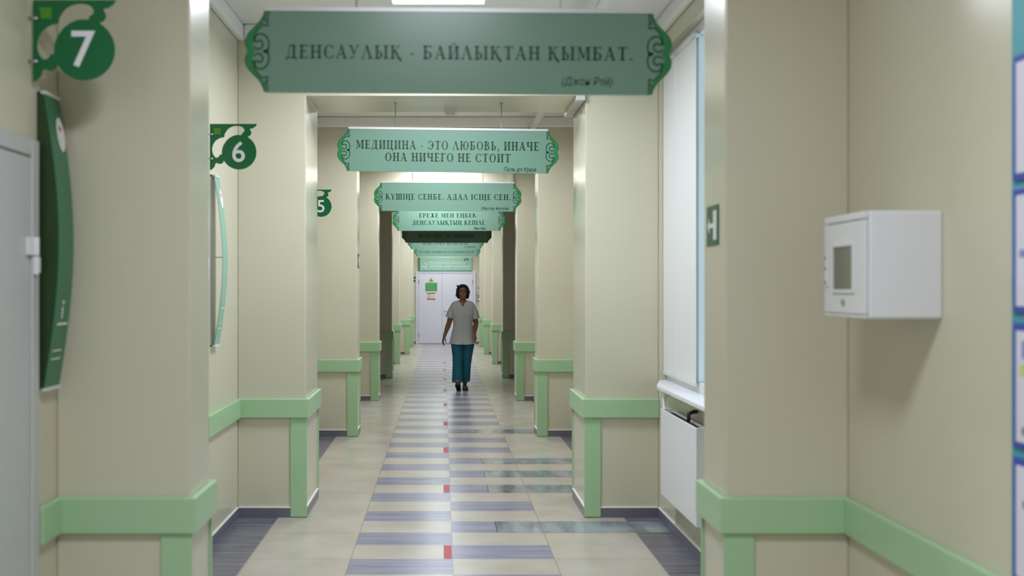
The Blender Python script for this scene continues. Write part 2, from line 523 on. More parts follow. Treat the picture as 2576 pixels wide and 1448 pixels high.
#          front  back   left    right
PORT = [(-0.75, -0.42, -0.94, 1.03),
        (3.53, 3.82, -0.937, 1.044),
        (6.64, 7.26, -0.957, 0.990),
        (10.23, 10.56, -0.925, 1.015),
        (13.45, 13.78, -0.918, 1.037),
        (16.84, 17.17, -0.905, 1.053),
        (19.88, 20.2, -0.915, 1.030),
        (22.75, 23.05, -0.81, 0.985),
        (25.65, 25.95, -0.81, 0.985)]

struct(MB().box(LX - .15, RX + .15, YB - .15, YE + .15, -0.1, 0.0).build('floor', 'floor'))
struct(MB().box(LX - .15, RX + .15, YB - .15, YE + .15, HC, HC + .1).build('ceiling', 'ceiling'))
struct(MB().box(LX - .15, LX, YB, YE, 0, HC).build('wall_left', 'wall'))
WY0, WY1, WZ0, WZ1 = 4.25, 6.62, 0.95, 3.2          # window opening
wr = MB()
wr.box(RX, RX + .15, YB, WY0, 0, HC).box(RX, RX + .15, WY1, YE, 0, HC)
wr.box(RX, RX + .15, WY0, WY1, 0, WZ0).box(RX, RX + .15, WY0, WY1, WZ1, HC)
struct(wr.build('wall_right', 'wall'))
struct(MB().box(LX - .15, RX + .15, YE, YE + .15, 0, HC).build('wall_end', 'wall'))
struct(MB().box(LX - .15, RX + .15, YB - .15, YB, 0, HC).build('wall_behind', 'wall'))
for i, (yf, yb, xl, xr) in enumerate(PORT):
    o = MB().prism([(LX, 0), (LX, HC), (RX, HC), (RX, 0), (xr, 0), (xr, HL), (xl, HL), (xl, 0)], yf, yb)
    struct(o.build('wall_portal_%d' % i, 'wall', bevel=0.006))

# guard rails wrapped round the pillars, corner guards, wall rails
RZ0, RZ1, RT = 0.692, 0.827, 0.027
GW, GT = 0.105, 0.012
tn = 0
def trim(mb, mat_='rail', bevel=0.006, parent=None, name=None):
    global tn
    tn += 1
    o = mb.build(name or 'trim_%d' % tn, mat_, parent, bevel=bevel)
    if not parent: struct(o)
    return o
for i, (yf, yb, xl, xr) in enumerate(PORT):
    for sgn, xi, xw in ((-1, xl, LX), (1, xr, RX)):
        e = xi - sgn * RT                       # rail face towards the passage
        r = MB()
        near_w = xw + (-sgn) * 0.0
        # a U of rail in plan: front, passage side, back
        pl = [(xw, yf - RT), (e, yf - RT), (e, yb + RT), (xw, yb + RT), (xw, yb), (xi, yb), (xi, yf), (xw, yf)]
        n = len(pl)
        vs = [(a, b, RZ0) for a, b in pl] + [(a, b, RZ1) for a, b in pl]
        fs = [(0, 1, 6, 7), (1, 2, 5, 6), (2, 3, 4, 5)]
        fs = fs + [tuple(k + n for k in f) for f in fs] + [(k, (k + 1) % n, (k + 1) % n + n, k + n) for k in range(n)]
        r.add(vs, fs)
        o = trim(r, bevel=0.007)
        for (ya, yc) in ((yf - GT, yf), (yb, yb + GT)):
            x0, x1 = sorted((xi - sgn * 0.010, xi + sgn * GW))
            g = MB().box(x0, x1, ya, yc, 0.004, RZ0)
            trim(g, bevel=0.003, parent=o, name='corner_guard')
def bays(side):
    out = []
    for a, b in zip(PORT[:-1], PORT[1:]):
        out.append((a[1], b[0]))
    out.append((PORT[-1][1], YE))
    return out
for k, (a, b) in enumerate(bays(0)):
    a2, b2 = a + RT, b - RT
    lo = {0: 3.345, 1: 5.735}.get(k, a2)        # the rail starts beside the doors on the left
    if lo < b2: trim(MB().box(LX, LX + RT, lo, b2, RZ0, RZ1))
    if k != 1:
        trim(MB().box(RX - RT, RX, a2, b2, RZ0, RZ1))
trim(MB().box(LX + RT, -0.78, YE - RT, YE, RZ0, RZ1))
trim(MB().box(0.92, RX - RT, YE - RT, YE, RZ0, RZ1))

# skirting of slate tiles with a pale top edge
def skirting(segs, name):
    m = MB()
    for x0, x1, y0, y1 in segs:
        m.box(x0, x1, y0, y1, 0, 0.066, 0).box(x0, x1, y0, y1, 0.066, 0.074, 1)
    return struct(m.build(name, ['base', 'basecap']))
BT = 0.010
for sgn, xw, nm in ((-1, LX, 'left'), (1, RX, 'right')):
    segs = []
    for k, (a, b) in enumerate(bays(0)):
        x0, x1 = sorted((xw, xw - sgn * BT))
        lo = {0: 3.345, 1: 5.735}.get(k, a) if sgn < 0 else a
        segs.append((x0, x1, lo, b))
    for (yf, yb, xl, xr) in PORT:
        xi = xl if sgn < 0 else xr
        x0, x1 = sorted((xw, xi + sgn * GW))
        segs.append((x0, x1, yf - BT, yf)); segs.append((x0, x1, yb, yb + BT))
        x0, x1 = sorted((xi, xi - sgn * BT))
        segs.append((x0, x1, yf + .004, yb - .004))
    skirting(segs, 'baseboard_' + nm)
skirting([(LX, -0.78, YE - BT, YE), (0.92, RX, YE - BT, YE)], 'baseboard_end')

# white cornice round every ceiling bay
cn = MB()
for k, (a, b) in enumerate(bays(0)):
    cn.box(LX, LX + .05, a, b, HC - .11, HC).box(RX - .05, RX, a, b, HC - .11, HC)
    cn.box(LX + .05, RX - .05, a, a + .05, HC - .11, HC).box(LX + .05, RX - .05, b - .05, b, HC - .11, HC)
trim(cn, 'cornice', 0.015)

# ------------------------------------------------------------------ ceiling lamps: two panels in every bay
lamp_words = ['between the camera and the first portal', 'between the first and second portals', 'between the second and third portals',
              'between the third and fourth portals', 'in the dark bay before the fifth portal', 'between the fifth and sixth portals',
              'between the sixth and seventh portals', 'between the seventh and eighth portals', 'in front of the end door']
def lamp(yc, on, words, watts=LAMP_W):
    t = thing('ceiling_lamp', ('lit' if on else 'unlit') + ' square white panel lamp ' + words, 'lamp', (-0.03, yc, HC - .03), 'panel lamps along the ceiling')
    f = MB().box(-.31, .31, -.31, -.29, 0, .03).box(-.31, .31, .29, .31, 0, .03).box(-.31, -.29, -.29, .29, 0, .03).box(.29, .31, -.29, .29, 0, .03)
    f.build('frame', 'white', t)
    MB().box(-.29, .29, -.29, .29, .006, .028).build('diffuser', 'lamp_on' if on else 'lamp_off', t)
    if on:
        l = bpy.data.lights.new('panel_light', 'AREA')
        l.shape = 'SQUARE'; l.size = .57; l.energy = watts; l.color = LAMP_COLOR[:3]; l.spread = LAMP_SPREAD
        lo = bpy.data.objects.new('panel_light', l); COL.objects.link(lo)
        lo.parent = t; lo.location = (0, 0, .003)
for k, (a, b) in enumerate(bays(0)):
    lamp({0: 1.5, 3: b - .46, 8: (a + b) / 2}.get(k, b - .89), k != 4, lamp_words[k], {0: 47.0, 8: 16.0}.get(k, LAMP_W))
lamp(PORT[0][0] - .9, True, 'behind the camera')

# ------------------------------------------------------------------ window, blinds, sill, radiator on the right
w = MB()
XF = RX + .05
w.box(XF, XF + .06, WY0, WY1, WZ0, WZ0 + .07).box(XF, XF + .06, WY0, WY1, WZ1 - .07, WZ1)
w.box(XF, XF + .06, WY0, WY0 + .06, WZ0 + .07, WZ1 - .07).box(XF, XF + .06, WY1 - .06, WY1, WZ0 + .07, WZ1 - .07)
for ym in (5.04, 5.83): w.box(XF, XF + .06, ym - .04, ym + .04, WZ0 + .07, WZ1 - .07)
win = struct(w.build('window_1', 'offwhite', bevel=0.004))
MB().box(XF + .025, XF + .031, WY0 + .06, WY1 - .06, WZ0 + .07, WZ1 - .07).build('pane', 'glass', win)
sl = [(RX + .05, WY0 - .02), (RX - .10, WY0 - .02), (RX - .10, 6.24), (RX - .085, 6.32), (RX - .002, WY1 - .004), (RX + .05, WY1 - .004)]
ns = len(sl)
MB().add([(a, b, WZ0 - .020) for a, b in sl] + [(a, b, WZ0 + .008) for a, b in sl],
         [tuple(range(ns)), tuple(range(2 * ns - 1, ns - 1, -1))] + [(k, (k + 1) % ns, (k + 1) % ns + ns, k + ns) for k in range(ns)]).build('window_sill', 'white', win, bevel=0.005)
for (y0, y1, lb) in ((6.272, 6.615, 'narrow white roller blind on the window next to the second right pillar'),
                     (5.77, 6.262, 'wide white roller blind over the middle of the right window')):
    t = thing('roller_blind', lb, 'blind', (RX + .03, (y0 + y1) / 2, WZ0 + .05), 'roller blinds on the window')
    hw = (y1 - y0) / 2
    MB().box(-.003, .0, -hw, hw, 0.02, WZ1 - WZ0 - .13).build('fabric', 'blind', t)
    MB().box(-.008, .004, -hw, hw, 0, .022).build('bottom_bar', 'offwhite', t)
    MB().cyl((0, -hw, WZ1 - WZ0 - .12), (0, hw, WZ1 - WZ0 - .12), .02).build('roller', 'offwhite', t, smooth=True)

t = thing('radiator', 'white panel radiator under the window sill on the right wall', 'radiator', (RX, 5.7, .27))
MB().box(-.100, -.090, -.42, .44, 0, .55).build('front_panel', 'white', t, bevel=0.004)
MB().box(-.03, -.02, -.42, .44, 0.01, .54).build('back_panel', 'white', t)
MB().box(-.09, -.03, .42, .435, .0, .55).build('side_panel', 'white', t)
MB().box(-.09, -.03, -.415, -.40, .0, .55).build('side_panel', 'white', t)
g = MB()
for k in range(28):
    yy = -.395 + k * .029
    g.box(-.09, -.03, yy, yy + .004, .02, .53)
g.build('convector_fins', 'dark', t)
MB().tube([(-.06, .43, .50), (-.06, .50, .53), (-.06, .52, .56), (-.06, .52, .61), (-.035, .52, .63), (-.014, .52, .63)], [.012] * 6, 10).build('supply_pipe', 'white', t, smooth=True)
for yb_ in (-.2, .2): MB().box(-.02, -.002, yb_, yb_ + .04, .1, .45).build('bracket', 'steel', t)
MB().tube([(-.06, -.1, .55), (-.06, -.1, .585), (-.03, -.1, .60), (-.014, -.1, .60)], [.012] * 4, 10).build('valve_pipe', 'dark', t, smooth=True)
t = thing('heating_pipe', 'grey vertical heating pipe beside the radiator', 'pipe', (RX - .04, 5.05, 0))
MB().cyl((0, 0, 0), (0, 0, .78), .014).build('pipe', 'rod', t, smooth=True)
MB().box(-.0, .04, -.012, .012, .5, .53).build('clip', 'offwhite', t)

# ------------------------------------------------------------------ doors
def side_door(n, y0, y1):
    d = MB()
    x0 = LX
    d.box(x0, x0 + .020, y0, y0 + .06, 0, 2.11).box(x0, x0 + .020, y1 - .06, y1, 0, 2.11).box(x0, x0 + .020, y0 + .06, y1 - .06, 2.05, 2.11)
    o = struct(d.build('door_%d' % n, 'side_door', bevel=0.006))
    MB().box(x0, x0 + .012, y0 + .064, y1 - .064, .01, 2.046).build('door_leaf', 'side_door', o, bevel=0.003)
    for zc in (1.71, 0.35):
        h = MB().cyl((x0 + .024, y1 - .045, zc), (x0 + .024, y1 - .045, zc + .062), .013).cyl((x0 + .024, y1 - .045, zc - .066), (x0 + .024, y1 - .045, zc - .004), .011)
        h.box(x0 + .012, x0 + .026, y1 - .10, y1 - .045, zc, zc + .06).box(x0 + .02, x0 + .026, y1 - .045, y1 - .005, zc - .06, zc - .005)
        h.build('hinge', 'white', o, bevel=0.002)
    MB().box(x0 + .012, x0 + .02, y0 + .09, y0 + .13, .93, 1.13).tube([(x0 + .02, y0 + .11, 1.04), (x0 + .06, y0 + .11, 1.04), (x0 + .06, y0 + .22, 1.04)], [.009] * 3, 10).build('door_handle', 'steel', o)
side_door(1, 2.38, 3.335)
side_door(2, 4.75, 5.725)

d = MB()
d.box(-.775, -.705, YE - .03, YE, 0, 2.04).box(.845, .915, YE - .03, YE, 0, 2.04).box(-.705, .845, YE - .03, YE, 2.0, 2.04)
dr = struct(d.build('door_3', 'door', bevel=0.004))
MB().box(-.70, -.032, YE - .022, YE, .015, 1.995).build('door_leaf', 'door', dr, bevel=0.004)
MB().box(-.026, .84, YE - .022, YE, .015, 1.995).build('door_leaf', 'door', dr, bevel=0.004)
MB().box(.0, .055, YE - .03, YE - .022, .82, 1.05).tube([(.027, YE - .03, .96), (.027, YE - .07, .96), (.12, YE - .07, .96)], [.01] * 3, 10).build('door_handle', 'offwhite', dr)
for xh, zz in ((-.69, 1.75), (-.69, .25), (.83, 1.75), (.83, .25)):
    MB().cyl((xh, YE - .03, zz - .05), (xh, YE - .03, zz + .05), .012).build('hinge', 'steel', dr)

# ------------------------------------------------------------------ hanging quotation signs
OU = [(345, 132), (325, 190), (290, 255), (240, 310), (185, 365), (140, 425), (120, 490), (128, 545), (145, 572), (108, 603)]
def px(p, s=0.0003235):
    return ((p[0] - 395) * s, (603 - p[1]) * s)
def hanging_sign(x, y, z, tilt, label, lines, sig, top):
    t = thing('hanging_sign', label, 'sign', (x, y, z), 'mint green quotation signs hung under the portals', ry=tilt)
    H = .305; RW = .707
    up = [px(p) for p in catmull(OU[:-2], 4)] + [px(OU[-2]), px(OU[-1])]
    k = H / .306
    up = [(a, b * k + H / 2) for a, b in up]
    left = [(a - RW, b) for a, b in up]
    dn = [(a, H - b) for a, b in reversed(left[:-1])]
    L = [(-RW, H)] + left + dn + [(-RW, 0)]
    Rr = [(-a, b) for a, b in reversed(L)]
    MB().prism(L + Rr, -.006, .006).build('board', 'sign', t)
    MB().box(-RW - .012, RW + .012, -.009, .009, H - .001, H + .014).build('top_rail', 'sign_edge', t)
    for s in (-1, 1):
        m = MB()
        def P(q, flip):
            a, b = px(q); b = b * k
            return (s * (a - RW), H / 2 + (-b if flip else b))
        for flip in (False, True):
            outer = [P(q, flip) for q in catmull(OU[1:-2], 4)] + [P((145, 575), flip), P((145, 603), flip)]
            inner = [P(q, flip) for q in catmull([(232, 603), (205, 560), (205, 500), (218, 430), (245, 372), (290, 318), (322, 268), (345, 205)], 4)]
            pts = outer + inner
            n1, n2 = len(outer), len(inner)
            # quad strip between the two curves
            inn = inner[::-1]
            for i in range(24):
                a0, a1 = i / 24, (i + 1) / 24
                def at(l, u):
                    f = u * (len(l) - 1); j = min(int(f), len(l) - 2); f -= j
                    return (l[j][0] * (1 - f) + l[j + 1][0] * f, l[j][1] * (1 - f) + l[j + 1][1] * f)
                m.poly([at(outer, a0), at(outer, a1), at(inn, a1), at(inn, a0)], -.0075, 0)
            for ln, wd in (([(345, 134), (325, 190), (290, 255), (240, 310), (185, 365), (140, 425), (122, 490), (128, 545), (147, 575)], 11),
                           ([(378, 135), (380, 190), (372, 235), (380, 290), (372, 308), (330, 296), (296, 318), (252, 368), (226, 430), (216, 500)], 17),
                           ([(372, 596), (390, 560), (394, 505), (375, 448), (332, 408), (282, 402), (244, 424), (230, 468), (246, 494), (286, 478), (316, 496), (322, 536), (296, 570), (252, 575), (218, 548)], 19),
                           ([(345, 140), (352, 180), (340, 232), (372, 262)], 14), ([(330, 603), (388, 590)], 26)):
                m.strip([P(q, flip) for q in catmull(ln, 5)], wd * .0003235, -.0082, 1)
        m.build('ornament', ['ornament', 'ornament_line'], t, fix=False)
    for (txt, x0, x1, zb, cap) in lines:
        m = MB()
        serif(m, txt, x0, x1, zb, cap, -.0072)
        m.build('lettering', 'letter', t, fix=False)
    if sig:
        vs, fs = sans(sig[0], sig[4], -.0072, (sig[1] + sig[2]) / 2, sig[3], shear=.25, width=sig[2] - sig[1])
        MB().add(vs, fs).build('signature', 'letter', t, fix=False)
    for xs in (-.382, .382):
        MB().cyl((xs, 0, H + .01), (xs, 0, top - z), .0035, 8).cyl((xs, 0, top - z - .008), (xs, 0, top - z), .012, 12).build('hanging_rod', 'rod', t)
    return t
hanging_sign(.055, 3.572, 2.323, .0075, 'large mint green hanging sign nearest the camera, one line of green capitals', [('ДЕНСАУЛЫҚ - БАЙЛЫҚТАН ҚЫМБАТ.', -.646, .652, .128, .050)], ('(Джон Рей)', .388, .577, .035, .042), HL)
hanging_sign(.032, 6.882, 2.428, .012, 'mint green hanging sign under the second portal, two full lines with commas', [('МЕДИЦИНА - ЭТО ЛЮБОВЬ, ИНАЧЕ', -.662, .657, .163, .061), ('ОНА НИЧЕГО НЕ СТОИТ', -.453, .452, .077, .059)], ('Поль де Крюи', .404, .637, .012, .042), HL)
hanging_sign(.047, 10.32, 2.421, .006, 'mint green hanging sign under the third portal, one line above a bracketed signature', [('КҮШІҢЕ СЕНБЕ, АДАЛ ІСІҢЕ СЕН.', -.671, .679, .125, .060)], ('(Мұхтар Әуезов)', .365, .66, .020, .040), HL)
hanging_sign(.078, 13.53, 2.399, .0, 'bright mint hanging sign under the fourth portal, two short centred lines', [('ЕРЕЖЕ МЕН ЕҢБЕК-', -.42, .425, .190, .058), ('ДЕНСАУЛЫҚТЫҢ КЕПІЛІ.', -.52, .52, .086, .060)], ('Ибн-Сина', .353, .52, .022, .040), HL)
hanging_sign(.062, 16.9, 2.385, .0, 'dark unlit green hanging sign under the shaded fifth portal', [('ПОЛЕЗНЕЕ МЕДИЦИНЫ', -.497, .476, .097, .060)], None, HL)
hanging_sign(.054, 19.95, 2.395, .0, 'small teal hanging sign just behind and below the dark one', [('МАҚСАТҚА ЖЕТКІЗЕДІ.', -.494, .485, .095, .058)], ('(Сенека)', .386, .626, .035, .040), HL)
hanging_sign(.092, 22.85, 2.335, .0, 'farthest hanging sign, olive green with one long line, above the door sign', [('ҚҰЛАҚҚА МАҒЫНАЛЫ СӨЗ ҚҰНЫМЕН КЕЛЕДІ.', -.66, .66, .085, .050)], None, HL)

# ------------------------------------------------------------------ number flags and curved plaques beside the left doors
S = 0.0003805
def fz(q): return ((q[0] - 215) * S, (745 - q[1]) * S)
def circ(cx, cy, r, n=48): return [(cx + r * math.cos(2 * PI * k / n), cy + r * math.sin(2 * PI * k / n)) for k in range(n)]
def number_flag(y, num, label):
    t = thing('number_flag', label, 'sign', (LX + .012, y, 2.312), 'green number flags on the left wall')
    a = []
    def arcp(cx, cy, r, a0, a1, n=20): return [(cx + r * math.cos(math.radians(a0 + (a1 - a0) * k / n)), cy + r * math.sin(math.radians(a0 + (a1 - a0) * k / n))) for k in range(n + 1)]
    outer = [(215, 10), (965, 10), (948, 45), (895, 80), (856, 86)] + arcp(818, 150, 58, -50, 80, 8) + [(812, 222)]
    outer += arcp(680, 460, 277, -60, 152, 40) + arcp(372, 575, 74, 42, 130, 8) + [(300, 645), (290, 690), (240, 742), (215, 745)]
    hole = catmull([(722, 187), (640, 187), (560, 214), (490, 267), (440, 337), (412, 410), (405, 500)], 4) + catmull([(378, 497), (362, 525), (335, 547), (300, 540), (265, 490), (250, 420), (262, 350), (300, 285), (370, 237), (438, 224)], 4) + catmull([(455, 160), (505, 90), (580, 50), (660, 42), (730, 60), (765, 105), (755, 140), (727, 155)], 4)
    vs, fs = filled([[fz(q) for q in outer], [fz(q) for q in hole]], -.003, .003)
    MB().add(vs, fs).build('plate', 'flag', t)
    sq = catmull([(268, 70), (328, 82), (386, 76), (384, 128), (386, 180), (338, 176), (290, 180), (284, 126), (268, 70)], 4)
    MB().prism([fz(q) for q in sq[:-1]], -.005, -.003).build('accent_square', 'flag_lime', t)
    vs, fs = sans(num, .172, -.0045, 0, 0, bold=.010)
    xs = [v[0] for v in vs]; zs = [v[2] for v in vs]
    cx, cz = fz((674, 455)); hh = 330 * S
    k = hh / (max(zs) - min(zs))
    vs = [(cx + (v[0] - (min(xs) + max(xs)) / 2) * k, v[1], cz + (v[2] - (min(zs) + max(zs)) / 2) * k) for v in vs]
    MB().add(vs, fs).build('number', 'flag_number', t, fix=False)
    for q in ((232, 180), (232, 570)):
        p = fz(q)
        MB().cyl((p[0] - .02, -.008, p[1]), (p[0] + .014, -.008, p[1]), .006, 10).build('standoff_bolt', 'steel', t, smooth=True)
def plaque(y, label, film, w=.13, gap_shade=False):
    t = thing('curved_plaque', label, 'plaque', (LX, y, 1.245), 'curved plaques beside the left doors')
    H = 1.035; n = 20
    def off(u): return .018 + .052 * math.sin(PI * u) ** 1.0 + .004
    m = MB(); vs = []; fs = []
    for i in range(n + 1):
        u = i / n
        for dx in (0, .004):
            for dy in (-w / 2, w / 2): vs.append((off(u) + dx, dy, u * H))
    for i in range(n):
        a = i * 4; b = a + 4
        fs += [(a, a + 1, b + 1, b), (a + 2, b + 2, b + 3, a + 3), (a, b, b + 2, a + 2), (a + 1, a + 3, b + 3, b + 1)]
    fs += [(0, 2, 3, 1), (n * 4, n * 4 + 1, n * 4 + 3, n * 4 + 2)]
    m.add(vs, fs).build('curved_panel', film, t, smooth=False)
    def patch(y0, y1, u0, u1, ma, nm, oval=False, k=8):
        m = MB()
        if oval:
            N = 28
            vs = [(off(.5 * (u0 + u1)) + .0056, .5 * (y0 + y1), .5 * (u0 + u1) * H)]
            for i in range(N):
                a = 2 * PI * i / N; u = .5 * (u0 + u1) + .5 * (u1 - u0) * math.sin(a)
                vs.append((off(u) + .0056, .5 * (y0 + y1) + .5 * (y1 - y0) * math.cos(a), u * H))
            m.add(vs, [(0, i + 1, (i + 1) % N + 1) for i in range(N)])
        else:
            vs = [(off(u0 + (u1 - u0) * i / k) + .0056, yy, (u0 + (u1 - u0) * i / k) * H) for i in range(k + 1) for yy in (y0, y1)]
            m.add(vs, [(2 * i, 2 * i + 1, 2 * i + 3, 2 * i + 2) for i in range(k)])
        return m.build(nm, ma, t, fix=False)
    patch(-.01, w / 2 - .006, .815, .935, 'print_white', 'logo_oval', True)
    patch(.012, .034, .885, .905, 'print_red', 'logo_mark', True)
    patch(-.04, .05, .212, .220, 'print_white', 'text_line', k=2)
    patch(-.012, .0, .235, .275, 'print_white', 'text_line', k=3)
    patch(-.012, .004, .283, .298, 'print_white', 'text_line', True)
    patch(-.05, .03, .122, .127, 'print_white', 'text_line', k=2)
    patch(-.05, .03, .094, .099, 'print_white', 'text_line', k=2)
    MB().box(.0, .012, -w / 2, -w / 2 + .014, -.01, H + .01).build('back_rail', 'steel', t)
    MB().cyl((.008, -w / 2 + .007, H * .52), (off(.52), -w / 2 + .007, H * .52), .003, 8).build('spacer_pin', 'steel', t)
    if gap_shade:
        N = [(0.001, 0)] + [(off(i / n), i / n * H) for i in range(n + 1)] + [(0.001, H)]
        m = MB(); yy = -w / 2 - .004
        m.prism(N, yy, yy + .004).build('gap_shade_sheet', 'gap_shade', t)  # added dark sheet standing for the shaded wall gap behind the panel
    MB().box(.0, .03, -w / 2, w / 2, -.012, .0).build('end_cap', 'offwhite', t)
    MB().box(.0, .03, -w / 2, w / 2, H, H + .012).build('end_cap', 'offwhite', t)
number_flag(3.30, '7', 'large green number 7 flag at the upper left of the photo')
number_flag(5.80, '6', 'green number 6 flag on the left wall before the second portal')
number_flag(9.70, '5', 'green number 5 flag half hidden behind the second left pillar')
plaque(3.425, 'dark green curved plaque under the number 7 flag', 'plaque', gap_shade=True)
plaque(5.92, 'pale teal curved plaque under the number 6 flag', 'plaque_light')

# ------------------------------------------------------------------ things on the right wall
t = thing('wall_cabinet', 'white metal cabinet with a small window on the right wall', 'cabinet', (RX, 3.019, 1.505))
cx0 = -.233
MB().box(cx0 + .012, 0, -.155, .155, 0, .325).build('body', 'white', t, bevel=0.006)
dd = MB().box(cx0, cx0 + .011, -.153, .153, .012, .298)
dd.box(cx0, cx0 + .011, -.153, .153, .302, .324).box(cx0, cx0 + .011, -.153, .153, .001, .009)
dfr = dd.build('door', 'offwhite', t, bevel=0.003)
MB().box(cx0 - .002, cx0, -.072, .072, .088, .224).build('viewing_window', 'glass_dark', dfr)
m = MB()
m.box(cx0 - .006, cx0, -.082, -.072, .078, .234).box(cx0 - .006, cx0, .072, .082, .078, .234).box(cx0 - .006, cx0, -.072, .072, .078, .088).box(cx0 - .006, cx0, -.072, .072, .224, .234)
m.build('window_bezel', 'offwhite', dfr)
MB().cyl((cx0 - .005, 0, .048), (cx0, 0, .048), .010, 14).build('lock', 'steel', dfr)
MB().box(cx0 - .008, cx0, .118, .130, .10, .20).build('latch', 'offwhite', dfr, bevel=.002)
for zz in (.105, .15, .185): MB().box(cx0 - .010, cx0 - .0075, .119, .129, zz, zz + .012).build('latch_mark', 'rod', dfr)

# poster board at the right edge
t = thing('notice_board', 'turquoise notice board at the right edge of the photo', 'board', (RX, 1.897, .80))
MB().box(-.012, 0, -.60, .60, .02, 1.90).build('panel', 'board', t)
zt = [1.398, 1.056, .708, .362]
for i, z0 in enumerate(zt):
    p = MB().box(-.020, -.012, -.45, .585, z0 - .325 + .0, z0).build('poster_frame', 'blue', t, bevel=.004)
    MB().box(-.022, -.020, -.43, .565, z0 - .305, z0 - .02).build('poster_sheet', 'paper', p)
    m = MB()
    rnd = random.Random(i + 3)
    zc = z0 - .045
    while zc > z0 - .28:
        hgt = rnd.choice((.02, .03, .045))
        mi = rnd.randrange(4)
        m.box(-.0228, -.022, rnd.uniform(-.40, .1), rnd.uniform(.48, .555), zc - hgt, zc, mi)
        zc -= hgt + rnd.choice((.015, .025))
    m.build('poster_print', ['orange', 'lime_print', 'violet', 'rod'], p)
MB().box(-.0135, -.012, -.5, .5, 1.66, 1.70).box(-.0135, -.012, -.4, .4, 1.58, 1.61).build('heading_print', 'paper', t)

# exit plates
def exit_sign(loc, rz, label, size=.155):
    t = thing('exit_sign', label, 'sign', loc, 'green exit plates with door and arrow', rz=rz)
    h = size / 2
    MB().box(-h, h, -.004, 0, -h, h).build('plate', 'exit_green', t, bevel=.001)
    m = MB()
    m.box(.016, .058, -.0050, -.004, -.056, .056)                       # the white doorway
    m.build('door_symbol', 'print_white', t)
    a = MB().box(-.040, .016, -.0050, -.004, -.009, .009)
    a.prism([(-.064, 0), (-.036, -.03), (-.036, .03)], -.0050, -.004)
    a.build('arrow_symbol', 'print_white', t)
exit_sign((PORT[1][3], 3.69, 1.838), -PI / 2, 'green exit plate on the side of the nearest right pillar')
exit_sign((PORT[3][2], 10.40, 1.885), PI / 2, 'exit plate seen edge on, on the third left pillar')
exit_sign((PORT[8][3], 25.8, 1.78), -PI / 2, 'exit plate seen edge on, on the farthest right pillar')
exit_sign((-.80, YE, 1.825), 0, 'small dark green exit plate beside the end door', .14)

# ------------------------------------------------------------------ end wall: door sign, notices, switches
t = thing('door_sign', 'wide mint green room sign above the white end door', 'sign', (.055, YE - .002, 2.045))
MB().box(-.755, .755, -.02, 0, 0, .395).build('board', 'door_film', t)
MB().box(-.755, -.715, -.026, -.02, 0, .395).box(-.715, .755, -.026, -.02, 0, .024).build('border', 'plaque', t)
m = MB()
for (tx, sz, x0, x1, zz) in (('№', .075, -.69, -.61, .105), ('2', .21, -.585, -.52, .105), ('РЕНТГЕНХАНА БӨЛМЕСІ', .10, -.46, .56, .205), ('РЕНТГЕН ОПЕРАЦИОННАЯ', .10, -.46, .73, .105)):
    vs, fs = sans(tx, sz, -.0215, (x0 + x1) / 2, zz, bold=.012, width=x1 - x0)
    m.add(vs, fs)
m.build('lettering', 'print_white', t, fix=False)
m = MB()
m.strip([(.60 + .055 * math.cos(a), .315 + .04 * math.sin(a)) for a in [PI * (-.05 + 1.2 * k / 14) for k in range(15)]], .022, -.0215, 0)
m.poly([(.60 + .026 * math.cos(2 * PI * k / 16), .298 + .022 * math.sin(2 * PI * k / 16)) for k in range(16)], -.0215, 1)
m.build('emblem', ['black', 'orange'], t, fix=False)

YD = YE - .0225
t = thing('warning_triangle', 'yellow radiation warning triangle on the end door', 'sign', (-.343, YD, 1.755))
MB().prism([(-.068, 0), (.068, 0), (0, .12)], -.002, 0).build('plate', 'black', t)
MB().prism([(-.056, .007), (.056, .007), (0, .107)], -.003, -.002).build('yellow_field', 'yellow', t)
m = MB()
for a0 in (90, 210, 330):
    pts = [(.008 * math.cos(math.radians(a0 + d)), .042 + .008 * math.sin(math.radians(a0 + d))) for d in (30, -30)]
    pts += [(.030 * math.cos(math.radians(a0 + d)), .042 + .030 * math.sin(math.radians(a0 + d))) for d in (-30, 0, 30)]
    m.poly(pts, -.0036)
m.poly([(.006 * math.cos(k * PI / 6), .042 + .006 * math.sin(k * PI / 6)) for k in range(12)], -.0036)
m.build('trefoil_symbol', 'black', t, fix=False)
t = thing('green_notice', 'green notice plate under the yellow triangle on the end door', 'sign', (-.34, YD, 1.488))
MB().box(-.167, .167, -.003, 0, 0, .236).build('plate', 'notice_green', t)
m = MB().box(-.15, -.13, -.0036, -.003, .20, .225)
for zz in (.19, .165, .14, .10, .075, .05): m.box(-.11, .12, -.0034, -.003, zz, zz + .006)
m.build('printed_text', 'plaque_light', t)
t = thing('prohibition_notice', 'white notice with red bands under the green plate on the end door', 'sign', (-.342, YD, 1.248))
MB().box(-.12, .12, -.003, 0, 0, .195).build('plate', 'print_white', t)
MB().box(-.12, .12, -.004, -.003, 0, .034).box(-.12, .12, -.004, -.003, .161, .195).build('red_band', 'print_red', t)
m = MB()
m.strip([(-.06 + .042 * math.cos(2 * PI * k / 24), .098 + .048 * math.sin(2 * PI * k / 24)) for k in range(25)], .009, -.0036)
m.box(-.066, -.052, -.0038, -.003, .065, .12)
for zz in (.125, .105, .085, .065): m.box(.0, .10, -.0036, -.003, zz, zz + .004)
m.build('pictogram', 'black', t, fix=False)
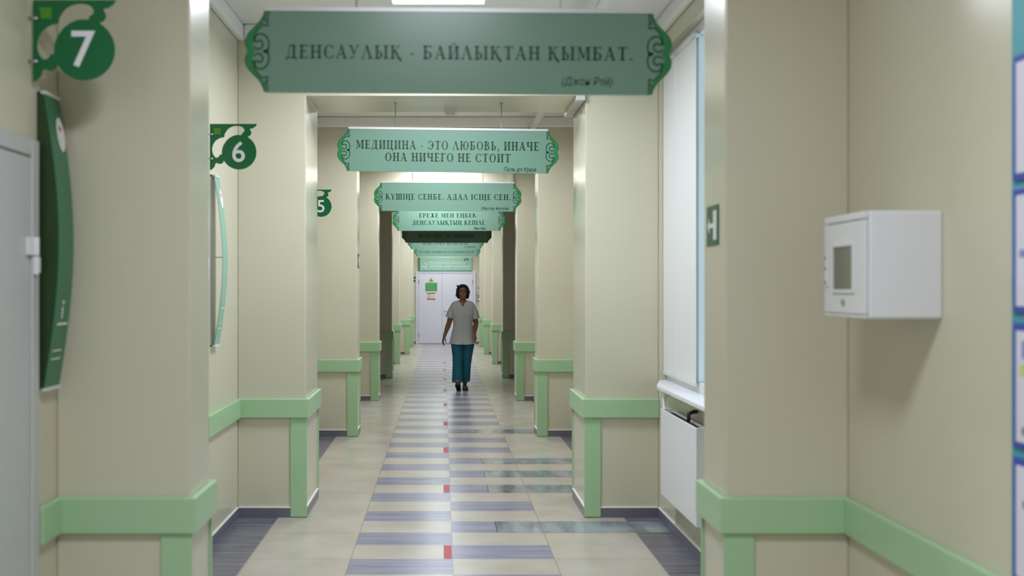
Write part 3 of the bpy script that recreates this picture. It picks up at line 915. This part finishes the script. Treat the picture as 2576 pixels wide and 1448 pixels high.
for (x, z, hw, hh, lb) in ((1.005, 1.60, .03, .03, 'highest small grey wall switch right of the end door'),
                           (1.0, 1.395, .05, .04, 'middle grey wall socket right of the end door'),
                           (1.005, 1.26, .055, .055, 'lowest grey intercom box right of the end door')):
    t = thing('wall_switch', lb, 'switch', (x, YE, z), 'switches right of the end door')
    MB().box(-hw, hw, -.025, 0, -hh, hh).build('case', 'rod', t, bevel=.004)
    MB().box(-hw * .5, hw * .5, -.032, -.025, -hh * .5, hh * .5).build('rocker', 'offwhite', t)

# ------------------------------------------------------------------ cable duct, smoke detector, floor tape
m = MB()
xa, xb = .925, .985
def under(p): m.box(xa, xb, p[0] - .03, p[1] + .03, HL - .035, HL)
for i in range(1, 6):
    yf, yb = PORT[i][0], PORT[i][1]
    under((yf, yb))
    m.box(xa, xb, yf - .03, yf, HL, HC - .11)
    m.box(xa, xb, yb, yb + .03, HL, HC - .11)
    if i < 5:
        m.box(xa, xb, yb, PORT[i + 1][0], HC - .14, HC - .11)
tag(m.build('cable_duct', 'duct', bevel=.003), 'white cable duct running along the right side under the portals', 'cable duct')
t = thing('smoke_detector', 'small round white detector under the second portal', 'smoke detector', (.055, 7.17, HL))
MB().cyl((0, 0, -.022), (0, 0, 0), .05, 24).build('base', 'offwhite', t, smooth=False)
MB().cyl((0, 0, -.038), (0, 0, -.022), .032, 20).build('sensor_head', 'offwhite', t)
ordn = ['nearest the camera', 'second from the camera', 'third from the camera', 'fourth from the camera', 'fifth, just before the person',
        'sixth, beside the person', 'seventh, past the person', 'eighth, far behind the person', 'ninth and farthest, by the end door']
for k in range(9):
    ya = ROW0 + ROWH * 6 * k
    o = MB().box(.003, .052, .006, ROWH - .006, 0, .0008).build('floor_tape', 'tape', loc=(0, ya, 0.0002))
    tag(o, 'red tape square on the floor centre line, ' + ordn[k], 'tape', 'red tape squares along the floor centre line')

# ------------------------------------------------------------------ the person walking
def proj_patch(bvh, us, vs_, off, name, ma, parent):
    """cloth piece laid on the front of a garment: us, vs_ lists of x and z"""
    V = []; n = len(us)
    for z in vs_:
        for x in us:
            h = bvh.ray_cast(Vector((x, -1, z)), Vector((0, 1, 0)))
            V.append((x, (h[0].y if h[0] else 0) - off, z))
    Fc = [(j * n + i, j * n + i + 1, (j + 1) * n + i + 1, (j + 1) * n + i) for j in range(len(vs_) - 1) for i in range(n - 1)]
    return MB().add(V, Fc).build(name, ma, parent, smooth=True, fix=False)

def hand(m, wrist, d, palm_n, thumb_dir, curl, s=1.0):
    """palm and five separate fingers: d along the hand, palm_n out of the palm, thumb_dir sideways"""
    W = Vector(wrist); d = Vector(d).normalized(); pn = Vector(palm_n).normalized(); td = (Vector(thumb_dir) - d * Vector(thumb_dir).dot(d)).normalized()
    pn = (pn - d * pn.dot(d) - td * pn.dot(td)).normalized()
    m.tube([W, W + d * .03 * s, W + d * .075 * s], [(.024 * s, .014 * s), (.034 * s, .014 * s), (.036 * s, .012 * s)], 14, ref=tuple(pn))
    for k, (o, ln, c) in enumerate(((.026, .072, .8), (.009, .080, 1.0), (-.009, .074, 1.15), (-.026, .058, 1.3))):
        p = W + d * (.078 - abs(o) * .12) * s + td * o * s
        dd = (d + td * o * 2.2).normalized()
        pts = [p - dd * .015, p]
        ang = 0.0
        for seg, f in enumerate((.42, .32, .26)):
            ang += curl * c * (0.5, 0.75, 0.55)[seg]
            v = dd * math.cos(ang) + pn * math.sin(ang)
            pts.append(pts[-1] + v * ln * f * s)
        m.tube(pts, [.0092 * s, .0092 * s, .0086 * s, .0078 * s, .0064 * s], 10, ref=tuple(td))
    p = W + d * .022 * s + td * .022 * s
    v1 = (d * .55 + td * .75 + pn * .35).normalized(); v2 = (d * .85 + td * .35 + pn * .4).normalized()
    m.tube([p, p + v1 * .034 * s, p + v1 * .034 * s + v2 * .028 * s, p + v1 * .034 * s + v2 * .050 * s], [.0125 * s, .0105 * s, .0092 * s, .0075 * s], 10, ref=tuple(pn))

def make_person(loc):
    t = thing('person', 'dark haired person in white short sleeved tunic and teal trousers walking towards the camera', 'person', loc)
    # ---- body
    m = MB()
    HZ = 1.525                                        # middle of the head
    m.ell((0, .012, HZ + .022), (.074, .092, .088), 24)            # skull
    m.ell((0, -.022, HZ - .035), (.060, .066, .082), 24)           # face
    m.ell((0, -.040, HZ - .090), (.034, .034, .026), 16)           # chin
    m.tube([(0, -.084, HZ + .022), (0, -.100, HZ - .012), (0, -.103, HZ - .026)], [.008, .012, .013], 10)   # nose
    m.ell((0, -.078, HZ + .034), (.048, .014, .011), 14)           # brow
    m.ell((0, -.083, HZ - .062), (.023, .010, .006), 12).ell((0, -.081, HZ - .071), (.020, .010, .006), 12)  # lips
    for s in (-1, 1):
        m.ell((s * .076, .014, HZ - .008), (.010, .020, .032), 12)
        m.ell((s * .036, -.064, HZ - .034), (.022, .018, .018), 12)
    m.tube([(0, .02, HZ - .06), (0, .015, HZ - .12), (0, .012, 1.345)], [(.052, .054), (.051, .052), (.072, .060)], 18)
    m.tube([(0, .01, 1.36), (0, .0, 1.30), (0, -.005, 1.18), (0, 0, 1.05), (0, 0, .93), (0, 0, .84)], [(.10, .050), (.130, .070), (.125, .080), (.110, .075), (.135, .085), (.140, .085)], 24)
    # arms: shoulder, elbow, wrist
    RS, RE, RW_ = (-.150, .01, 1.290), (-.212, .045, 1.045), (-.287, -.01, .835)
    LS, LE, LW = (.150, .0, 1.290), (.208, .03, 1.045), (.176, -.17, .885)
    for S_, E_, W_ in ((RS, RE, RW_), (LS, LE, LW)):
        S_, E_, W_ = Vector(S_), Vector(E_), Vector(W_)
        m.tube([S_, S_.lerp(E_, .45), E_, E_.lerp(W_, .3), E_.lerp(W_, .75), W_], [.044, .047, .040, .041, .029, (.026, .021)], 16)
    hand(m, RW_, (-.30, -.12, -1.0), (.75, .35, .1), (.35, -1, 0), .55, 1.0)
    hand(m, LW, (.22, -.1, -1.0), (-.5, .6, 0), (-.6, -1, 0), .8, .98)
    # legs: right heel forward, left behind
    RH, RK, RA = (-.085, 0, .86), (-.084, -.075, .46), (-.070, -.12, .085)
    LH, LK, LA = (.085, 0, .86), (.062, .012, .46), (.034, .10, .085)
    for H_, K_, A_ in ((RH, RK, RA), (LH, LK, LA)):
        H_, K_, A_ = Vector(H_), Vector(K_), Vector(A_)
        m.tube([H_, H_.lerp(K_, .4), K_, K_.lerp(A_, .35), K_.lerp(A_, .8), A_], [.065, .062, .048, .045, .036, .034], 16)
    rA, lA = Vector(RA), Vector(LA)
    ft = Vector((-.10, -.74, .62)).normalized()
    m.tube([rA + Vector((0, .02, -.025)), rA + ft * .06 + Vector((0, 0, -.02)), rA + ft * .15 + Vector((0, 0, -.025))], [(.031, .034), (.036, .030), (.036, .018)], 14, ref=(0, 0, 1))
    m.tube([lA + Vector((0, .03, -.045)), lA + Vector((.006, -.05, -.05)), lA + Vector((.014, -.14, -.06))], [(.031, .030), (.036, .026), (.036, .015)], 14, ref=(0, 0, 1))
    body = m.build('body', 'skin', t)
    remesh(body, .0048, 4, .4)
    for s in (-1, 1):
        MB().ell((s * .031, -.0785, HZ + .012), (.013, .006, .006), 12).build('eye', 'eye', t, smooth=True)
    # ---- hair: jaw length, dark, loose strands on one side
    m = MB()
    m.ell((0, .026, HZ + .040), (.083, .096, .084), 26)
    m.ell((0, -.030, HZ + .092), (.068, .050, .030), 18)
    for s in (-1, 1):
        m.tube([(s * .062, -.042, HZ + .075), (s * .078, -.022, HZ + .025), (s * .082, .0, HZ - .03), (s * .074, .005, HZ - (.085 if s > 0 else .07))], [.024, .023, .022, .014], 12)
        m.tube([(s * .065, .03, HZ + .04), (s * .076, .045, HZ - .03), (s * .068, .05, HZ - .09)], [.038, .030, .020], 12)
    m.tube([(.080, .0, HZ + .03), (.098, .0, HZ + .005), (.088, .0, HZ - .03), (.080, -.01, HZ - .085), (.074, -.01, HZ - .105)], [.020, .018, .020, .017, .01], 10)
    m.tube([(0, .09, HZ + .04), (0, .095, HZ - .03), (0, .07, HZ - .085)], [(.075, .03), (.08, .03), (.06, .02)], 16, ref=(0, 1, 0))
    for k, (a, b, c) in enumerate((((-.085, 0, HZ - .045), (-.108, -.01, HZ - .052), (-.122, -.015, HZ - .05)), ((-.085, 0, HZ - .055), (-.103, 0, HZ - .070), (-.108, 0, HZ - .085)),
                                   ((-.085, 0, HZ - .03), (-.105, 0, HZ - .035), (-.114, 0, HZ - .03)), ((-.07, 0, HZ + .08), (-.095, 0, HZ + .09), (-.103, 0, HZ + .10)), ((-.06, 0, HZ + .09), (-.085, 0, HZ + .105), (-.09, 0, HZ + .118)))):
        m.tube([a, b, c], [.010, .006, .004], 8)
    hr = m.build('hair', 'hair', t)
    remesh(hr, .005, 3, .4)
    # ---- tunic
    m = MB()
    zs = [(1.392, .085, .050, 0), (1.380, .135, .066, 0), (1.356, .172, .082, 0), (1.31, .182, .098, 0), (1.26, .178, .110, 0), (1.18, .172, .120, 0), (1.10, .160, .116, .002), (1.02, .150, .110, .003), (.95, .162, .118, .003), (.85, .186, .134, .002), (.76, .204, .146, -.002), (.715, .211, .150, -.004)]
    ring = 40; vs = []; fs = []
    for z, rx, ry, xo in zs:
        for k in range(ring):
            a = 2 * PI * k / ring
            c, s_ = math.cos(a), math.sin(a)
            fold = 1 + (.022 * math.cos(7 * a + 1) * max(0, (1.05 - z)) / .35)
            zz = z + (.020 * (abs(c) ** 2) if z < .73 else 0) - (.005 if z < .73 else 0)
            vs.append((xo + rx * fold * math.copysign(abs(c) ** .85, c), ry * fold * math.copysign(abs(s_) ** .9, s_) - (.012 if 1.1 < z < 1.3 and s_ < 0 else 0), zz))
    R_ = len(zs)
    for i in range(R_ - 1):
        for k in range(ring): fs.append((i * ring + k, i * ring + (k + 1) % ring, (i + 1) * ring + (k + 1) % ring, (i + 1) * ring + k))
    fs += [tuple(range(ring)), tuple((R_ - 1) * ring + k for k in range(ring - 1, -1, -1))]
    m.add(vs, fs)
    m.tube([(-.09, .005, 1.322), (-.140, .01, 1.300), (-.180, .02, 1.225), (-.206, .03, 1.130)], [(.052, .058), (.054, .062), (.056, .066), (.064, .072)], 20, ref=(0, 1, 0), round_ends=False)
    m.tube([(.09, .005, 1.322), (.142, .005, 1.300), (.182, .01, 1.22), (.206, .018, 1.112)], [(.052, .058), (.054, .062), (.056, .066), (.062, .070)], 20, ref=(0, 1, 0), round_ends=False)
    tun = m.build('tunic', 'tunic', t)
    remesh(tun, .0055, 5, .45)
    # neckline with a small keyhole notch
    key = [(-.062, 1.46), (-.062, 1.382), (-.050, 1.366), (-.030, 1.357), (-.026, 1.335), (0, 1.292), (.024, 1.335), (.028, 1.357), (.050, 1.368), (.062, 1.384), (.062, 1.46)]
    cut = MB().prism(key, -.30, -.012).build('cutter', 'tunic')
    cut2 = MB().cyl((0, .015, 1.37), (0, .015, 1.48), .064, 24).build('cutter', 'tunic')
    slit = MB().box(-.0025, .0025, -.3, -.05, .66, .745).build('cutter', 'tunic')
    cut.parent = cut2.parent = slit.parent = t
    bpy.context.view_layer.update()
    for c_ in (cut, cut2, slit):
        b = tun.modifiers.new('b', 'BOOLEAN'); b.operation = 'DIFFERENCE'; b.object = c_; b.solver = 'EXACT'
    bake(tun)
    for c_ in (cut, cut2, slit): bpy.data.objects.remove(c_)
    bv = BVHTree.FromPolygons([v.co.copy() for v in tun.data.vertices], [tuple(p.vertices) for p in tun.data.polygons])
    lin_ = lambda a, b, n: [a + (b - a) * i / (n - 1) for i in range(n)]
    proj_patch(bv, lin_(-.155, -.060, 8), lin_(.775, .905, 8), .004, 'pocket', 'tunic', tun)
    proj_patch(bv, lin_(.060, .150, 8), lin_(.775, .905, 8), .004, 'pocket', 'tunic', tun)
    proj_patch(bv, lin_(.05, .11, 6), lin_(1.17, 1.24, 6), .004, 'pocket', 'tunic', tun)
    proj_patch(bv, lin_(-.016, .016, 4), lin_(.75, 1.29, 18), .0035, 'placket', 'tunic', tun)
    # ---- trousers
    m = MB()
    m.tube([(0, 0, .93), (0, 0, .84), (0, 0, .78)], [(.142, .100), (.168, .116), (.176, .118)], 24, ref=(0, 1, 0), round_ends=False)
    m.tube([(-.088, -.005, .82), (-.088, -.02, .70), (-.082, -.055, .53), (-.082, -.085, .40), (-.086, -.10, .25), (-.088, -.115, .128)], [(.096, .108), (.094, .100), (.080, .084), (.078, .082), (.080, .086), (.082, .094)], 24, ref=(0, 1, 0), round_ends=False)
    m.tube([(.088, .0, .82), (.086, .0, .70), (.068, .0, .53), (.056, .02, .40), (.048, .05, .25), (.046, .08, .142)], [(.096, .108), (.094, .100), (.080, .084), (.074, .080), (.074, .084), (.072, .092)], 24, ref=(0, 1, 0), round_ends=False)
    tr = m.build('trousers', 'trousers', t)
    remesh(tr, .006, 4, .45)
    # ---- shoes
    def shoe(name, A_, fwd, upv):
        fwd = Vector(fwd).normalized(); up = Vector(upv); up = (up - fwd * up.dot(fwd)).normalized(); sd = fwd.cross(up)
        A_ = Vector(A_)
        def L(a, b, c): return A_ + fwd * a + sd * b + up * c
        prof = [(-.055, .026), (-.03, .034), (.02, .033), (.08, .038), (.13, .042), (.165, .036), (.185, .018)]
        m = MB()
        n = len(prof)
        bot = [L(a, -w_, 0) for a, w_ in prof] + [L(a, w_, 0) for a, w_ in reversed(prof)]
        top = [L(a, -w_, .020) for a, w_ in prof] + [L(a, w_, .020) for a, w_ in reversed(prof)]
        N = 2 * n
        m.add(bot + top, [tuple(range(N)), tuple(range(2 * N - 1, N - 1, -1))] + [(k, (k + 1) % N, (k + 1) % N + N, k + N) for k in range(N)])
        so = None
        u = MB()
        u.tube([L(.035, 0, .045), L(.08, 0, .040), (L(.13, 0, .034)), L(.165, 0, .028)], [(.036, .036), (.041, .032), (.041, .024), (.034, .016)], 16, ref=tuple(up))
        u.tube([L(-.045, -.0, .045), L(-.01, 0, .042), L(.03, 0, .04)], [(.030, .032), (.034, .030), (.036, .028)], 16, ref=tuple(up))
        sh = u.build('shoe', 'shoe', t, smooth=True)
        m.build('sole', 'sole', sh)
    shoe('shoe', (-.066, -.105, .012), (-.10, -.78, .50), (0, .45, .9))
    shoe('shoe', (.030, .115, .0), (.10, -1, 0), (0, 0, 1))
    return t
make_person((.304, 14.86, 0))
